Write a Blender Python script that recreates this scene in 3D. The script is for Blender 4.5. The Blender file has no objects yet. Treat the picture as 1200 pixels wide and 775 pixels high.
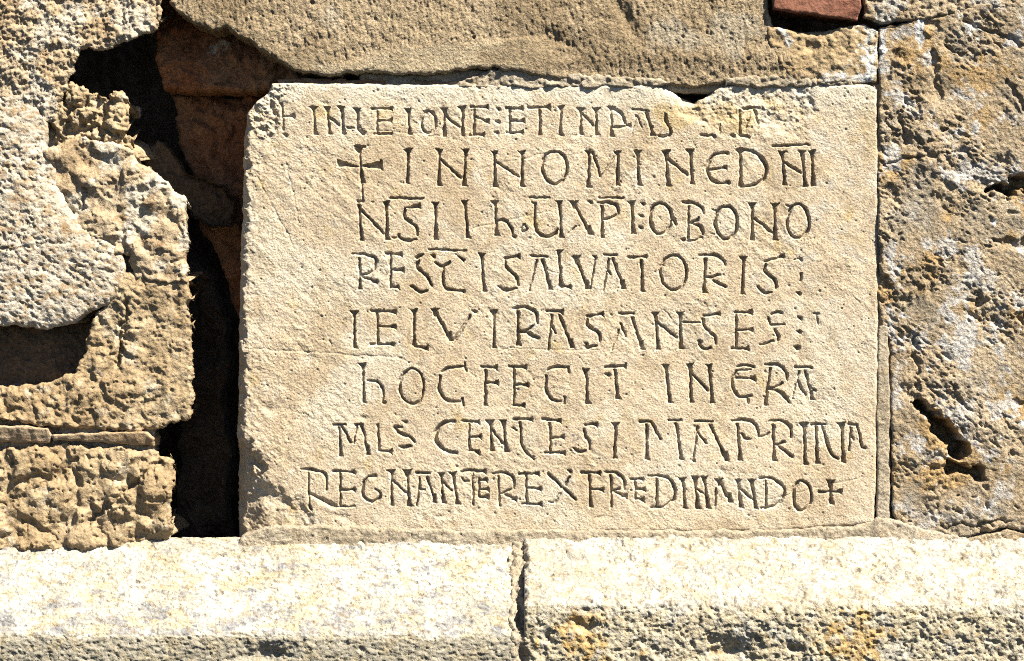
import bpy, math, random
import numpy as np
from math import radians as R

# ------------------------------------------------------------------ camera, sky, sun, exposure
SC = bpy.context.scene
Z0 = 1.30                      # height of the middle of the view above the ground, metres
DIST = 3.0                     # camera distance to the wall face
cam_d = bpy.data.cameras.new('camera'); cam = bpy.data.objects.new('camera', cam_d)
SC.collection.objects.link(cam); SC.camera = cam
cam.location = (0, -DIST, Z0); cam.rotation_euler = (R(90), 0, 0)
cam_d.lens = 90.0; cam_d.sensor_width = 36.0; cam_d.clip_start = 0.05; cam_d.clip_end = 200

SUN = np.array([0.47, -0.44, 0.765]); SUN /= np.linalg.norm(SUN)     # direction towards the sun
elev = math.asin(SUN[2]); azim = math.atan2(SUN[0], SUN[1])
w = bpy.data.worlds.new('World'); SC.world = w; w.use_nodes = True
nt = w.node_tree; bg = nt.nodes['Background']
sky = nt.nodes.new('ShaderNodeTexSky'); sky.sky_type = 'NISHITA'; sky.sun_disc = False
sky.altitude = 1500; sky.air_density = 0.5; sky.dust_density = 0.6; sky.ozone_density = 0.0; sky.sun_elevation = elev; sky.sun_rotation = azim
nt.links.new(sky.outputs[0], bg.inputs[0]); bg.inputs[1].default_value = 0.05
sl = bpy.data.lights.new('sun', 'SUN'); sl.energy = 5.0; sl.angle = R(0.5); sl.color = (1.0, 0.935, 0.80)
so = bpy.data.objects.new('sun', sl); SC.collection.objects.link(so)
from mathutils import Vector
so.rotation_euler = Vector(SUN).to_track_quat('Z', 'Y').to_euler(); so.location = (2, -3, 5)
SC.view_settings.view_transform = 'Standard'; SC.view_settings.look = 'None'
SC.view_settings.gamma = 1; SC.view_settings.use_curve_mapping = False
SC.view_settings.exposure = 1.90
ALB = 0.50                      # all stone colours below are written for exposure 0.9
SC.cycles.use_denoising = False; SC.cycles.filter_width = 1.0
SC.cycles.max_bounces = 5; SC.cycles.diffuse_bounces = 4

# ------------------------------------------------------------------ numpy noise
def _hash(ix, iy, seed):
    h = (ix.astype(np.int64) * 374761393 + iy.astype(np.int64) * 668265263 + seed * 1442695041) & 0xFFFFFFFF
    h = ((h ^ (h >> 13)) * 1274126177) & 0xFFFFFFFF
    h = ((h ^ (h >> 16)) * 2246822519) & 0xFFFFFFFF
    return h ^ (h >> 15)
_TN = 512
def _table(seed):
    r = np.random.RandomState(seed & 0x7fffffff)
    a = r.uniform(0, 2*np.pi, (_TN, _TN)).astype(np.float32)
    return np.cos(a), np.sin(a)
_tabs = {}
def gn(x, y, s, seed=0):
    """gradient noise, feature size s, about -1..1"""
    k = seed % 6
    if k not in _tabs: _tabs[k] = _table(k + 11)
    gx, gy = _tabs[k]
    X = (x / s + seed * 17.31).astype(np.float32); Y = (y / s + seed * 7.77).astype(np.float32)
    ix = np.floor(X); iy = np.floor(Y)
    fx = X - ix; fy = Y - iy
    ix = ix.astype(np.int32) & (_TN-1); iy = iy.astype(np.int32) & (_TN-1)
    ix1 = (ix+1) & (_TN-1); iy1 = (iy+1) & (_TN-1)
    u = fx*fx*fx*(fx*(fx*6-15)+10); v = fy*fy*fy*(fy*(fy*6-15)+10)
    a = gx[ix, iy]*fx + gy[ix, iy]*fy
    b = gx[ix1, iy]*(fx-1) + gy[ix1, iy]*fy
    c = gx[ix, iy1]*fx + gy[ix, iy1]*(fy-1)
    d = gx[ix1, iy1]*(fx-1) + gy[ix1, iy1]*(fy-1)
    return 1.5 * ((a*(1-u)+b*u)*(1-v) + (c*(1-u)+d*u)*v)
def fbm(x, y, s, o=4, seed=0, g=0.5):
    r = 0; a = 1; t = 0
    for i in range(o):
        r = r + a * gn(x, y, s, seed+i*3); t += a; a *= g; s *= 0.5
    return r
def billow(x, y, s, o=3, seed=0, g=0.5):
    r = 0; a = 1
    for i in range(o):
        r = r + a * (np.abs(gn(x, y, s, seed+i*3))*2-0.6); a *= g; s *= 0.5
    return r
def worley(x, y, s, seed=0):
    X = x/s; Y = y/s; ix = np.floor(X); iy = np.floor(Y)
    f1 = np.full(X.shape, 9.0); f2 = np.full(X.shape, 9.0); idv = np.zeros(X.shape)
    for dx in (-1, 0, 1):
        for dy in (-1, 0, 1):
            cx = ix+dx; cy = iy+dy
            h = _hash(cx, cy, seed)
            px = cx + (h & 1023)/1023.0; py = cy + ((h >> 10) & 1023)/1023.0
            d = np.hypot(X-px, Y-py)
            m = d < f1
            f2 = np.where(m, f1, np.minimum(f2, d)); idv = np.where(m, ((h >> 20) & 255)/255.0, idv); f1 = np.where(m, d, f1)
    return f1, f2, idv
def sstep(a, b, x):
    t = np.clip((x-a)/(b-a), 0, 1); return t*t*(3-2*t)
def sdf_poly(x, y, P):
    d = np.full(x.shape, 1e9); inside = np.zeros(x.shape, bool); n = len(P)
    for i in range(n):
        ax, ay = P[i]; bx, by = P[(i+1) % n]; ex, ey = bx-ax, by-ay
        wx = x-ax; wy = y-ay
        t = np.clip((wx*ex+wy*ey)/(ex*ex+ey*ey+1e-9), 0, 1)
        d = np.minimum(d, (wx-ex*t)**2+(wy-ey*t)**2)
        if ay != by:
            c = (ay > y) != (by > y)
            inside ^= c & (x < (bx-ax)*(y-ay)/(by-ay)+ax)
    d = np.sqrt(d); return np.where(inside, -d, d)
def capsule(x, y, x0, y0, x1, y1, r0, r1):
    ex, ey = x1-x0, y1-y0
    t = np.clip(((x-x0)*ex+(y-y0)*ey)/(ex*ex+ey*ey+1e-9), 0, 1)
    return np.hypot(x-x0-ex*t, y-y0-ey*t)-(r0+(r1-r0)*t)
def dent(x, y, cx, cy, rx, ry, ang=0):
    c, s = math.cos(ang), math.sin(ang)
    u = ((x-cx)*c+(y-cy)*s)/rx; v = (-(x-cx)*s+(y-cy)*c)/ry
    return np.exp(-(u*u+v*v)*1.2)
def pits(x, y, s, seed, density, r, warp=0.0):
    """scattered pits: 0..1 depth mask"""
    f1, f2, idv = worley(x, y, s, seed)
    rr = r*(0.35+0.65*((idv*7.13) % 1))
    return np.where(idv < density, sstep(rr, rr*0.35, f1*s), 0.0)

def crev(x, y, s, seed, thr=.2, wd=.3):
    """irregular small hollows: 0..1 depth mask"""
    return sstep(thr, thr+wd, fbm(x, y, s, 3, seed, .65))

# ------------------------------------------------------------------ materials
MATS = {}
def stone_mat(name, ca, cb, cc=None, speck=0.22, bump=0.0006, fine=420.0, big=9.0, seed=0.0, rough=0.95, dark=0.0, ccov=0.55):
    ca, cb, cc = [tuple(ALB*v for v in q) if q else None for q in (ca, cb, cc)]
    m = bpy.data.materials.new(name); m.use_nodes = True; t = m.node_tree; N = t.nodes; L = t.links
    b = N['Principled BSDF']; b.inputs['Roughness'].default_value = rough
    b.inputs['Specular IOR Level'].default_value = 0.15
    tc = N.new('ShaderNodeTexCoord'); mp = N.new('ShaderNodeMapping'); mp.inputs['Location'].default_value = (seed, seed*1.7, -seed)
    L.new(tc.outputs['Object'], mp.inputs[0])
    def noise(scale, det=6, rgh=0.6, dist=0.0):
        n = N.new('ShaderNodeTexNoise'); n.inputs['Scale'].default_value = scale; n.inputs['Detail'].default_value = det
        n.inputs['Roughness'].default_value = rgh; n.inputs['Distortion'].default_value = dist
        L.new(mp.outputs[0], n.inputs['Vector']); return n.outputs[0]
    def rng(src, a, b_, c, d):
        q = N.new('ShaderNodeMapRange'); L.new(src, q.inputs[0]); q.inputs[1].default_value = a; q.inputs[2].default_value = b_
        q.inputs[3].default_value = c; q.inputs[4].default_value = d; return q.outputs[0]
    def mix(f, a, b_, mode='MIX'):
        q = N.new('ShaderNodeMix'); q.data_type = 'RGBA'; q.blend_type = mode
        for s, v in ((q.inputs[0], f), (q.inputs[6], a), (q.inputs[7], b_)):
            if isinstance(v, (int, float)): s.default_value = v
            elif isinstance(v, tuple): s.default_value = (*v, 1)
            else: L.new(v, s)
        return q.outputs[2]
    col = mix(rng(noise(big, 8, 0.62, 0.4), 0.36, 0.64, 0, 1), ca, cb)
    if cc: col = mix(rng(noise(big*3.3, 8, 0.7, 0.8), ccov, ccov+0.12, 0, 1), col, cc)
    at = N.new('ShaderNodeAttribute'); at.attribute_name = 'stain'
    brk = rng(noise(90, 6, 0.7), 0.3, 0.7, 0.45, 1.25)
    mu = N.new('ShaderNodeMath'); mu.operation = 'MULTIPLY'; mu.use_clamp = True
    L.new(at.outputs['Alpha'], mu.inputs[0]); L.new(brk, mu.inputs[1])
    col = mix(mu.outputs[0], col, at.outputs['Color'])
    sp = rng(noise(fine, 3, 0.75), 0.32, 0.68, 1-speck*1.5, 1+speck)
    comb = N.new('ShaderNodeCombineColor'); [L.new(sp, comb.inputs[i]) for i in range(3)]
    col = mix(1.0, col, comb.outputs[0], 'MULTIPLY')
    g = rng(noise(fine*0.37, 3, 0.6), 0.35, 0.65, 0.90, 1.08)
    comb2 = N.new('ShaderNodeCombineColor'); [L.new(g, comb2.inputs[i]) for i in range(3)]
    col = mix(1.0, col, comb2.outputs[0], 'MULTIPLY')
    L.new(col, b.inputs['Base Color'])
    bp = N.new('ShaderNodeBump'); bp.inputs['Strength'].default_value = 1.0; bp.inputs['Distance'].default_value = bump
    L.new(noise(fine*1.0, 4, 0.65), bp.inputs['Height']); L.new(bp.outputs[0], b.inputs['Normal'])
    MATS[name] = m; return m

stone_mat('slab_sandstone', (.64, .51, .355), (.75, .62, .455), (.75, .66, .52), speck=.22, bump=.0016, fine=430, seed=1)
stone_mat('lintel_sandstone', (.43, .325, .20), (.52, .405, .265), (.33, .25, .15), speck=.32, bump=.003, fine=330, seed=2)
stone_mat('pale_pitted_stone', (.62, .53, .41), (.74, .66, .54), (.50, .36, .23), speck=.2, bump=.0018, fine=300, seed=3)
stone_mat('crumbly_stone', (.48, .35, .21), (.63, .51, .36), (.38, .245, .13), speck=.24, bump=.002, fine=300, seed=4)
stone_mat('ochre_rubble', (.43, .305, .17), (.54, .415, .26), (.62, .53, .40), speck=.24, bump=.002, fine=280, seed=5)
stone_mat('grey_gold_sandstone', (.42, .315, .195), (.58, .465, .325), (.60, .54, .46), speck=.32, bump=.003, fine=300, seed=6)
stone_mat('lime_mortar', (.46, .38, .27), (.54, .46, .35), (.40, .31, .20), speck=.28, bump=.002, fine=340, seed=7)
stone_mat('plinth_limestone', (.52, .47, .37), (.62, .58, .50), (.60, .50, .32), speck=.24, bump=.0022, fine=300, seed=8, ccov=.60)
stone_mat('red_brown_stone', (.36, .14, .065), (.50, .27, .14), (.20, .10, .055), speck=.3, bump=.002, fine=260, seed=9)
stone_mat('brown_stone_and_shade', (.15, .105, .07), (.21, .15, .10), None, speck=.3, bump=.002, fine=260, seed=10)  # brown of the gap stones; also paints shade in the left hollow
stone_mat('red_brick', (.26, .105, .065), (.33, .15, .10), (.22, .09, .06), speck=.2, bump=.0012, fine=350, seed=11)
stone_mat('clay_tile', (.48, .33, .19), (.58, .46, .32), (.42, .23, .12), speck=.2, bump=.0015, fine=320, seed=12)

# ------------------------------------------------------------------ mesh helpers
def mesh_from(name, V, F, stain, mat, parent, origin):
    me = bpy.data.meshes.new(name)
    V = np.asarray(V, np.float32); F = np.asarray(F, np.int32)
    used = np.unique(F); mp = np.full(len(V), -1, np.int32); mp[used] = np.arange(len(used), dtype=np.int32)
    V = V[used]; F = mp[F]; stain = stain[used] if stain is not None else None
    me.vertices.add(len(V)); me.vertices.foreach_set('co', (V-np.asarray(origin, np.float32)).ravel())
    me.loops.add(F.size); me.loops.foreach_set('vertex_index', F.ravel())
    me.polygons.add(len(F)); me.polygons.foreach_set('loop_start', np.arange(0, F.size, 4, dtype=np.int32))
    me.polygons.foreach_set('loop_total', np.full(len(F), 4, np.int32))
    me.update(calc_edges=True)
    if stain is not None:
        a = me.attributes.new('stain', 'FLOAT_COLOR', 'POINT'); a.data.foreach_set('color', stain.astype(np.float32).ravel())
    me.polygons.foreach_set('use_smooth', np.ones(len(F), bool))
    me.materials.append(mat)
    o = bpy.data.objects.new(name, me); SC.collection.objects.link(o); o.parent = parent
    return o

def world(px, py, h):
    """wall plan coordinates (mm right, mm down, mm proud of the wall face) to metres"""
    return np.stack([(px-600.0)/1000, -h/1000, (387.5-py)/1000+Z0], -1)

def axis(a, b, lo, hi, st, grow=1.25, mx=7.0):
    """coordinates from a to b: fine step inside lo..hi, widening outside it"""
    c0 = max(a, lo); c1 = min(b, hi)
    if c1 <= c0: return np.arange(a, b+mx, mx)
    mid = list(np.arange(c0, c1+st*0.5, st))
    L = []; s = st; x = mid[0]
    while x > a: s = min(s*grow, mx); x -= s; L.append(x)
    Rr = []; s = st; x = mid[-1]
    while x < b: s = min(s*grow, mx); x += s; Rr.append(x)
    return np.array(L[::-1]+mid+Rr)

TRIS = [0]
def relief(name, P, hfun, mat, parent, origin, step=1.3, rough=2.0, rscale=22, rnd=6.0, side=40.0, rows=8,
           stainfun=None, labels=None, seed=1, sidejit=1.5, undercut=0.0, lab_name=None, roundpow=2.0, snap=True):
    P = [tuple(map(float, p)) for p in P]
    xs0 = min(p[0] for p in P)-8; xs1 = max(p[0] for p in P)+8; ys0 = min(p[1] for p in P)-8; ys1 = max(p[1] for p in P)+8
    xs = axis(xs0, xs1, -15, 1215, step); ys = axis(ys0, ys1, -15, 800, step)
    X, Y = np.meshgrid(xs, ys, indexing='ij')
    wx = rough*fbm(X, Y, rscale, 4, seed+40, .55); wy = rough*fbm(X, Y, rscale, 4, seed+47, .55)
    sd = sdf_poly(X+wx, Y+wy, P)
    gx, gy = np.gradient(sd, xs, ys); gl = np.hypot(gx, gy)+1e-6; gx /= gl; gy /= gl
    c = 0.25*(sd[:-1, :-1]+sd[1:, :-1]+sd[1:, 1:]+sd[:-1, 1:])
    keep = c < 0
    # corners of kept cells pulled on to the true outline
    nx, ny = X.shape
    vk = np.zeros(X.shape, np.int8)
    vk[:-1, :-1] += keep; vk[1:, :-1] += keep; vk[1:, 1:] += keep; vk[:-1, 1:] += keep
    border = (vk > 0) & (vk < 4)
    mv = np.where(border & (np.abs(sd) < step*1.2), sd, 0)
    X2 = X-gx*mv; Y2 = Y-gy*mv
    inner = np.where(border, 0, np.maximum(-sd, 0))
    h = hfun(X, Y, inner)
    t = np.clip(inner/rnd, 0, 1); h = h-rnd*0.75*(1-np.power(np.clip(1-(1-t)**roundpow, 0, 1), 1/roundpow))
    V = world(X2, Y2, h).reshape(-1, 3)
    idx = np.arange(nx*ny).reshape(nx, ny)
    kq = keep.ravel()
    F = np.stack([idx[:-1, :-1], idx[:-1, 1:], idx[1:, 1:], idx[1:, :-1]], -1).reshape(-1, 4)
    Fk = F[kq]
    st = np.zeros((nx*ny, 4), np.float32)
    if stainfun is not None: st = stainfun(X, Y, h).reshape(-1, 4)
    # skirt
    E = []
    kp = np.pad(keep, 1)
    a = kp[1:-1, 1:-1]
    i, j = np.nonzero(a & ~kp[:-2, 1:-1]); E.append(np.stack([idx[i, j+1], idx[i, j]], -1))
    i, j = np.nonzero(a & ~kp[2:, 1:-1]); E.append(np.stack([idx[i+1, j], idx[i+1, j+1]], -1))
    i, j = np.nonzero(a & ~kp[1:-1, :-2]); E.append(np.stack([idx[i, j], idx[i+1, j]], -1))
    i, j = np.nonzero(a & ~kp[1:-1, 2:]); E.append(np.stack([idx[i+1, j+1], idx[i, j+1]], -1))
    E = np.concatenate(E)
    bv = np.unique(E); loc = np.full(nx*ny, -1); loc[bv] = np.arange(len(bv))
    bx = X2.ravel()[bv]; by = Y2.ravel()[bv]; bh = h.ravel()[bv]; bgx = gx.ravel()[bv]; bgy = gy.ravel()[bv]; bst = st[bv]
    VV = [V]; SS = [st]; base = nx*ny; prev = bv; FF = []
    for k in range(1, rows+1):
        f = (k/rows)**1.15
        hh = bh+(-side-bh)*f
        jit = sidejit*fbm(bx+hh*0.9, by-hh*0.7+hh, 14, 3, seed+80)*min(1, k/2)-undercut*f
        VV.append(world(bx+bgx*jit, by+bgy*jit, hh+0*bx)); SS.append(bst)
        cur = base+np.arange(len(bv))+(k-1)*len(bv)
        pa = prev[loc[E[:, 0]]] if k > 1 else E[:, 0]; pb = prev[loc[E[:, 1]]] if k > 1 else E[:, 1]
        FF.append(np.stack([pa, pb, cur[loc[E[:, 1]]], cur[loc[E[:, 0]]]], -1)); prev = cur
    V = np.concatenate(VV); S = np.concatenate(SS); FF = np.concatenate(FF)
    parts = []
    if labels is not None:
        lab = labels(X, Y)                        # per vertex label
        lc = np.maximum.reduce([lab[:-1, :-1], lab[1:, :-1], lab[1:, 1:], lab[:-1, 1:]]).ravel()[kq]
        body = mesh_from(name, V, np.concatenate([Fk[lc == 0], FF]), S, mat, parent, origin)
        for q in np.unique(lc[lc > 0]):
            parts.append((q, Fk[lc == q]))
        TRIS[0] += 2*(len(Fk)+len(FF))
        return body, parts, V, S
    TRIS[0] += 2*(len(Fk)+len(FF))
    return mesh_from(name, V, np.concatenate([Fk, FF]), S, mat, parent, origin)

def empty(name, loc, label, cat):
    o = bpy.data.objects.new(name, None); SC.collection.objects.link(o); o.location = loc; o.empty_display_size = 0.1
    o['label'] = label; o['category'] = cat; o['kind'] = 'thing'; return o

def blend_stain(st, col, m):
    """lay colour col with mask m over the stain layer st"""
    m = np.clip(m, 0, 1)[..., None]; a = st[..., 3:4]; na = a+m*(1-a)
    rgb = (st[..., :3]*a*(1-m)+ALB*np.array(col)*m)/np.maximum(a*(1-m)+m, 1e-5)
    return np.concatenate([rgb, na], -1)

# ------------------------------------------------------------------ the inscription: strokes in wall millimetres
LET = []           # (letter, [strokes]);  stroke = (x0,y0,r0,x1,y1,r1,slope)
def catmull(p, n=7):
    p = [p[0]]+list(p)+[p[-1]]; o = []
    for i in range(1, len(p)-2):
        for k in range(n):
            t = k/n; a, b, c, d = [np.array(q, float) for q in p[i-1:i+3]]
            o.append(0.5*((2*b)+(-a+c)*t+(2*a-5*b+4*c-d)*t*t+(-a+3*b-3*c+d)*t**3))
    o.append(np.array(p[-2], float)); return o
def strip(ox, oy, k, text):
    rs = random.Random(int(ox*7+oy))
    for line in text.strip().split('\n'):
        line = line.strip()
        if not line: continue
        ch, rest = line.split(' ', 1); S = []
        for cmd in rest.split(';'):
            tk = cmd.split(); op = tk[0]; n = [float(v) for v in tk[1:]]
            wm = float(op[1:]) if len(op) > 1 else 1.0; op = op[0]
            if op == 'w':
                x0, y0, x1, y1 = ox+n[0]/k, oy+n[1]/k, ox+n[3]/k, oy+n[4]/k; r0, r1 = n[2]/k/2, n[5]/k/2
                l = math.hypot(x1-x0, y1-y0); ux, uy = (x1-x0)/l, (y1-y0)/l
                S.append(('p', [(x0-uy*r0, y0+ux*r0), (x0+uy*r0, y0-ux*r0), (x1+uy*r1, y1-ux*r1), (x1-uy*r1, y1+ux*r1)], 1.7)); continue
            if op == 'o':
                cx, cy, rx, ry = n; pts = []
                for q in range(25):
                    a = q/24*2*math.pi+0.6; sq = 1+0.03*math.sin(3*a+cx)
                    pts.append((ox+(cx+rx*sq*math.cos(a))/k, oy+(cy+ry*sq*math.sin(a))/k))
                for q in range(24):
                    r = wm*(1.75+0.45*abs(math.cos(q/24*2*math.pi+.6)))
                    S.append((*pts[q], r, *pts[q+1], r, 1.25))
                continue
            pt = [(ox+n[i]/k, oy+n[i+1]/k) for i in range(0, len(n), 2)]
            if op in 'sn':              # s: stem with wedge head and foot; n: stem with foot only
                (x0, y0), (x1, y1) = pt; xm, ym = x0+(x1-x0)*.45, y0+(y1-y0)*.45
                S.append((x0, y0+1, 2.3*wm, xm, ym, 1.8*wm, 1.3)); S.append((xm, ym, 1.8*wm, x1, y1-2, 2.55*wm, 1.3))
                jr = rs.uniform
                S.append(('p', [(x1-1.9, y1-11), (x1+1.4, y1-11), (x1+2.3, y1-4), (x1+4.4+jr(-1, 1), y1+.6), (x1-2.7+jr(-.7, .5), y1+1.2)], 1.9))
                if op == 's':
                    S.append(('p', [(x0-5.2+jr(-.8, .8), y0-1.6+jr(-.5, .5)), (x0+5.0+jr(-.8, .8), y0-1.8+jr(-.5, .5)), (x0+2.1, y0+3.6), (x0+1.7, y0+9), (x0-1.5, y0+9), (x0-2.2, y0+3.2)], 1.9))
            elif op == 'b':             # bar with flared end
                (x0, y0), (x1, y1) = pt[0], pt[-1]; ux = x1-x0; uy = y1-y0; l = math.hypot(ux, uy); ux /= l; uy /= l
                S.append((x0, y0, 1.9, x1-3*ux, y1-3*uy, 1.45*wm, 1.25)); S.append((x1-4*ux, y1-4*uy, 1.4, x1-1.4*ux, y1-1.4*uy, 2.9, 1.1))
                S.append(('p', [(x1-6, y1-1.2), (x1-1.5, y1-2.6), (x1+.6, y1-3.4), (x1+1.0, y1+3.8), (x1-1.6, y1+2.4), (x1-6, y1+1.2)], 1.8))
            elif op == 'l':
                for i in range(len(pt)-1): S.append((*pt[i], 1.75*wm, *pt[i+1], 1.85*wm, 1.25))
            elif op == 'm':
                for i in range(len(pt)-1): S.append((*pt[i], 1.7*wm, *pt[i+1], 1.5*wm, 1.3))
            elif op == 'f':
                for i in range(len(pt)-1): S.append((*pt[i], 1.3*wm, *pt[i+1], 1.3*wm, 1.1))
            elif op == 'c':
                q = catmull(pt); nn = len(q)-1
                for i in range(nn):
                    a = i/nn; b = (i+1)/nn
                    ra = wm*(1.6+.7*math.sin(math.pi*a)); rb = wm*(1.6+.7*math.sin(math.pi*b))
                    S.append((*q[i], ra, *q[i+1], rb, 1.25))
            elif op == 't':
                x, y = pt[0]; S.append((x-2.2*wm, y-.8, 1.2*wm, x+.8, y+.6, 2.7*wm, 1.1)); S.append((x+.8, y+.6, 2.7*wm, x+1.6, y+3*wm, .8, 1.1))
        LET.append((ch, S))
strip(300, 110, 6, """
+ l 180 70 190 250; b 190 160 268 160; t 205 290
I s 405 98 412 288
N s 500 100 512 285; l 505 160 590 225; s1.1 600 97 612 285
L s 712 110 712 240; w 700 240 20 768 285 42; l.8 640 238 690 240
E b 820 108 955 104; l 850 125 852 280; b 860 192 955 190; b 830 285 957 285
I s 1070 110 1075 288
O o 1212 200 50 78; t 1190 130
""")
strip(500, 110, 6, """
N s1.1 122 110 118 300; l 125 150 230 235; s 250 95 250 295
E b 310 92 430 92; l 335 110 330 290; b 340 160 435 195; b 305 290 405 288
: t 505 106; t 498 196; t 490 273
E b 560 102 675 104; l 582 118 582 275; b 590 190 685 190; b 565 275 675 272
T b 715 98 865 95; w 720 85 14 722 105 14; n 793 110 793 290
I s 945 92 935 290
N s 1085 108 1078 288; l 1090 135 1175 228; s 1192 108 1190 288
""")
strip(700, 110, 6, """
P s 95 98 98 303; c 110 105 165 140 192 205; b.8 95 240 235 224
A m 248 112 356 118; l.8 282 165 310 232; n 345 130 382 292; f 245 285 272 155
S c 478 145 482 190 515 262 508 300; c 508 290 465 303 432 292
L m1.2 725 290 808 294; t 815 300
I f 862 215 862 285; t 950 295
A l 1002 120 1000 275; m1.2 1030 104 1136 96; l1.2 1105 115 1130 212; f 1075 150 1045 240; l 992 290 1065 305
""")
strip(380, 165, 6, """
+ w 240 45 74 250 92 14; w 92 160 50 245 182 8; w 404 172 60 255 182 10; w 270 300 40 255 190 12; l.8 250 80 258 300; l.8 266 310 268 425; l.9 215 42 285 42; l.8 398 140 406 205; m 238 425 272 430
I s 588 66 583 300
N s 808 66 803 315; l 810 125 960 265; s 992 64 980 315
""")
strip(580, 165, 6, """
N s -5 80 -3 325; l 0 145 170 255; s 190 82 188 320
O o 418 190 88 116
M s 660 80 655 325; l 685 78 742 252; l.75 750 250 850 105; s 862 78 858 315
I s1.1 1000 78 1012 315
""")
strip(770, 165, 6, """
N s1.1 62 75 75 315; l1.1 70 125 215 242; s1.1 232 68 245 305
E c 478 92 400 102 350 190 380 270 440 298 498 290; b 352 208 490 190; t 485 88; t 495 290
D s 585 75 585 320; c1.1 560 67 640 66 720 108 768 190 745 270 680 312 590 325
N s 880 82 895 310; l 890 150 1010 226; s 1018 76 1040 320
I s 1088 78 1098 315
= m 815 38 1065 28
""")
strip(400, 225, 6, """
N n 125 92 138 338; l1.1 130 120 305 298; s 315 76 318 335
= m 345 43 570 48
S w 558 98 42 450 114 8; c 446 120 446 180 525 245 532 300; c 522 333 470 345 412 322 402 302; f 365 325 405 322
I s.95 660 84 660 335
I s 868 70 885 322
h s 1080 72 1088 305; c 1092 205 1145 200 1185 240 1205 300; t 1212 312
""")
strip(600, 225, 6, """
= m.9 125 42 265 40
U c1.05 162 85 157 200 175 278 240 315 300 296 325 262; w 135 72 12 165 82 22; s.95 332 74 345 320; f 85 225 105 258 85 285 65 258 85 225
A s 432 72 545 298; t 550 70; f 400 292 450 240
= m.9 610 42 780 42
P n.95 630 95 635 322; c 605 76 680 76 735 102 745 155; c.9 735 162 690 186 632 190
R s 840 74 850 293; t 920 80; t 905 165; t 905 250
O o1.05 1045 188 76 108; l.9 1118 150 1150 228
""")
strip(780, 225, 6, """
B c 125 75 200 82 250 110 270 150; l.9 160 100 157 330; c.9 165 218 215 205 235 180; c 165 220 230 235 260 270 260 300; f 255 315 205 345 150 345; t 122 335
O o1.05 425 215 78 116; f 330 125 360 130
N s1.05 608 84 608 338; l 615 180 760 295; s.95 765 90 768 338
O o 930 208 78 120; f 850 95 890 110
""")
strip(400, 285, 6, """
R n.9 125 105 130 322; c.95 75 76 170 82 238 112 232 180 190 215 132 226; b1.2 145 236 250 272
E b 310 72 425 80; l 345 88 345 312; b 350 188 440 190; b 345 305 405 310
S c 525 104 545 95 575 80; t 640 90; c1.05 545 122 530 170 600 232 635 298; c 600 335 560 345 515 315 492 302
= m 615 42 875 55
C c.9 660 140 710 160 765 132; c 765 135 722 170 712 240 740 318 848 336; t 855 338; w 868 128 28 815 88 8
I s 985 80 1000 338
""")
strip(600, 285, 6, """
S b -45 108 55 92; c -48 120 -42 170 30 240 40 295; c 30 318 -20 332 -75 322; t -90 308
A m 130 90 245 97; l.85 175 115 120 335; n 215 115 265 325
L s 330 56 340 300; b 340 305 415 310
V s 450 98 527 325; l.8 590 100 547 325; w 565 88 10 592 98 22
A m 650 83 735 85; l.85 680 110 640 335; l.9 662 180 690 220; n 710 110 782 322
T b 820 100 945 95; w 822 90 16 830 110 10; n 908 120 915 338
O o 1135 208 92 122
""")
strip(780, 285, 6, """
R c 235 86 350 84 400 118 415 150; n.9 280 110 270 348; c.9 275 240 330 240 380 222; l1.2 335 265 420 308
I s 545 103 540 358
S b 695 128 830 96; c1.05 702 150 700 200 770 268 775 320; c 745 345 700 350 650 308
: t 945 112; l.9 955 215 950 262; t 935 352; f 905 118 945 112
""")
strip(400, 355, 6, """
I s 90 66 92 318
E b1.2 210 58 378 62; l 252 72 252 290; b 255 165 378 168; b 210 293 368 293
L s.9 510 54 510 298; b 515 305 605 320
V s1.15 655 48 765 268; l1.2 785 285 905 95; t1.2 935 60
I s 1072 60 1070 316
""")
strip(600, 355, 6, """
R c 10 36 100 34 165 70 178 140; n 42 60 40 298; c.95 45 205 100 197 150 162; l1.25 92 208 182 246
A b1.2 245 58 355 62; l.95 280 85 252 330; l.9 275 155 305 215; n1.05 335 85 420 318
S b 530 95 640 80; c 530 110 530 160 610 220 620 275; c 590 302 540 314 512 305; t 520 285
A m1.1 755 75 855 75; f1.2 750 190 700 330; l.9 765 150 800 235; n 845 100 912 333
N s 1005 76 1025 328; l1.1 1005 125 1160 246; s 1180 72 1185 323
""")
strip(780, 355, 6, """
- f 125 135 240 140
S b 270 92 380 76; c 265 110 270 170 342 232 352 288; c 320 320 270 325 235 292; t 240 272
E b 485 68 602 66; l 495 82 495 320; b 500 195 612 190; b 465 322 582 322
S c 745 82 780 65 818 74; c.9 722 105 745 155 832 150; c 768 192 790 240 785 278; l.9 670 295 755 268
: t 945 103; t 940 203; t1.3 922 315
' f 1045 76 1080 76 1060 90 1072 150
""")
strip(400, 418, 6, """
H s 150 56 155 322; c.95 190 170 240 176 285 215 292 322; t 300 322
O o.9 495 210 85 124
C c.95 705 110 760 80 862 70; l.9 865 46 876 104; c 695 140 686 230 740 308 840 318; l.9 850 296 858 344
F n 1015 92 1008 345; b1.2 985 72 1092 78; b 1015 185 1100 186
""")
strip(600, 418, 6, """
E b -20 70 100 74; l 15 88 12 340; b 20 198 112 200; b 10 342 88 346
C c 250 95 310 73 395 78; l.9 397 75 396 110; c 240 140 235 220 280 300 340 316; l.9 367 285 365 328
I s 520 94 528 328
T c 655 80 700 72 800 66; l.9 800 50 797 80; n 722 90 740 298; t 670 125
I s 1080 66 1108 323
""")
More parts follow.
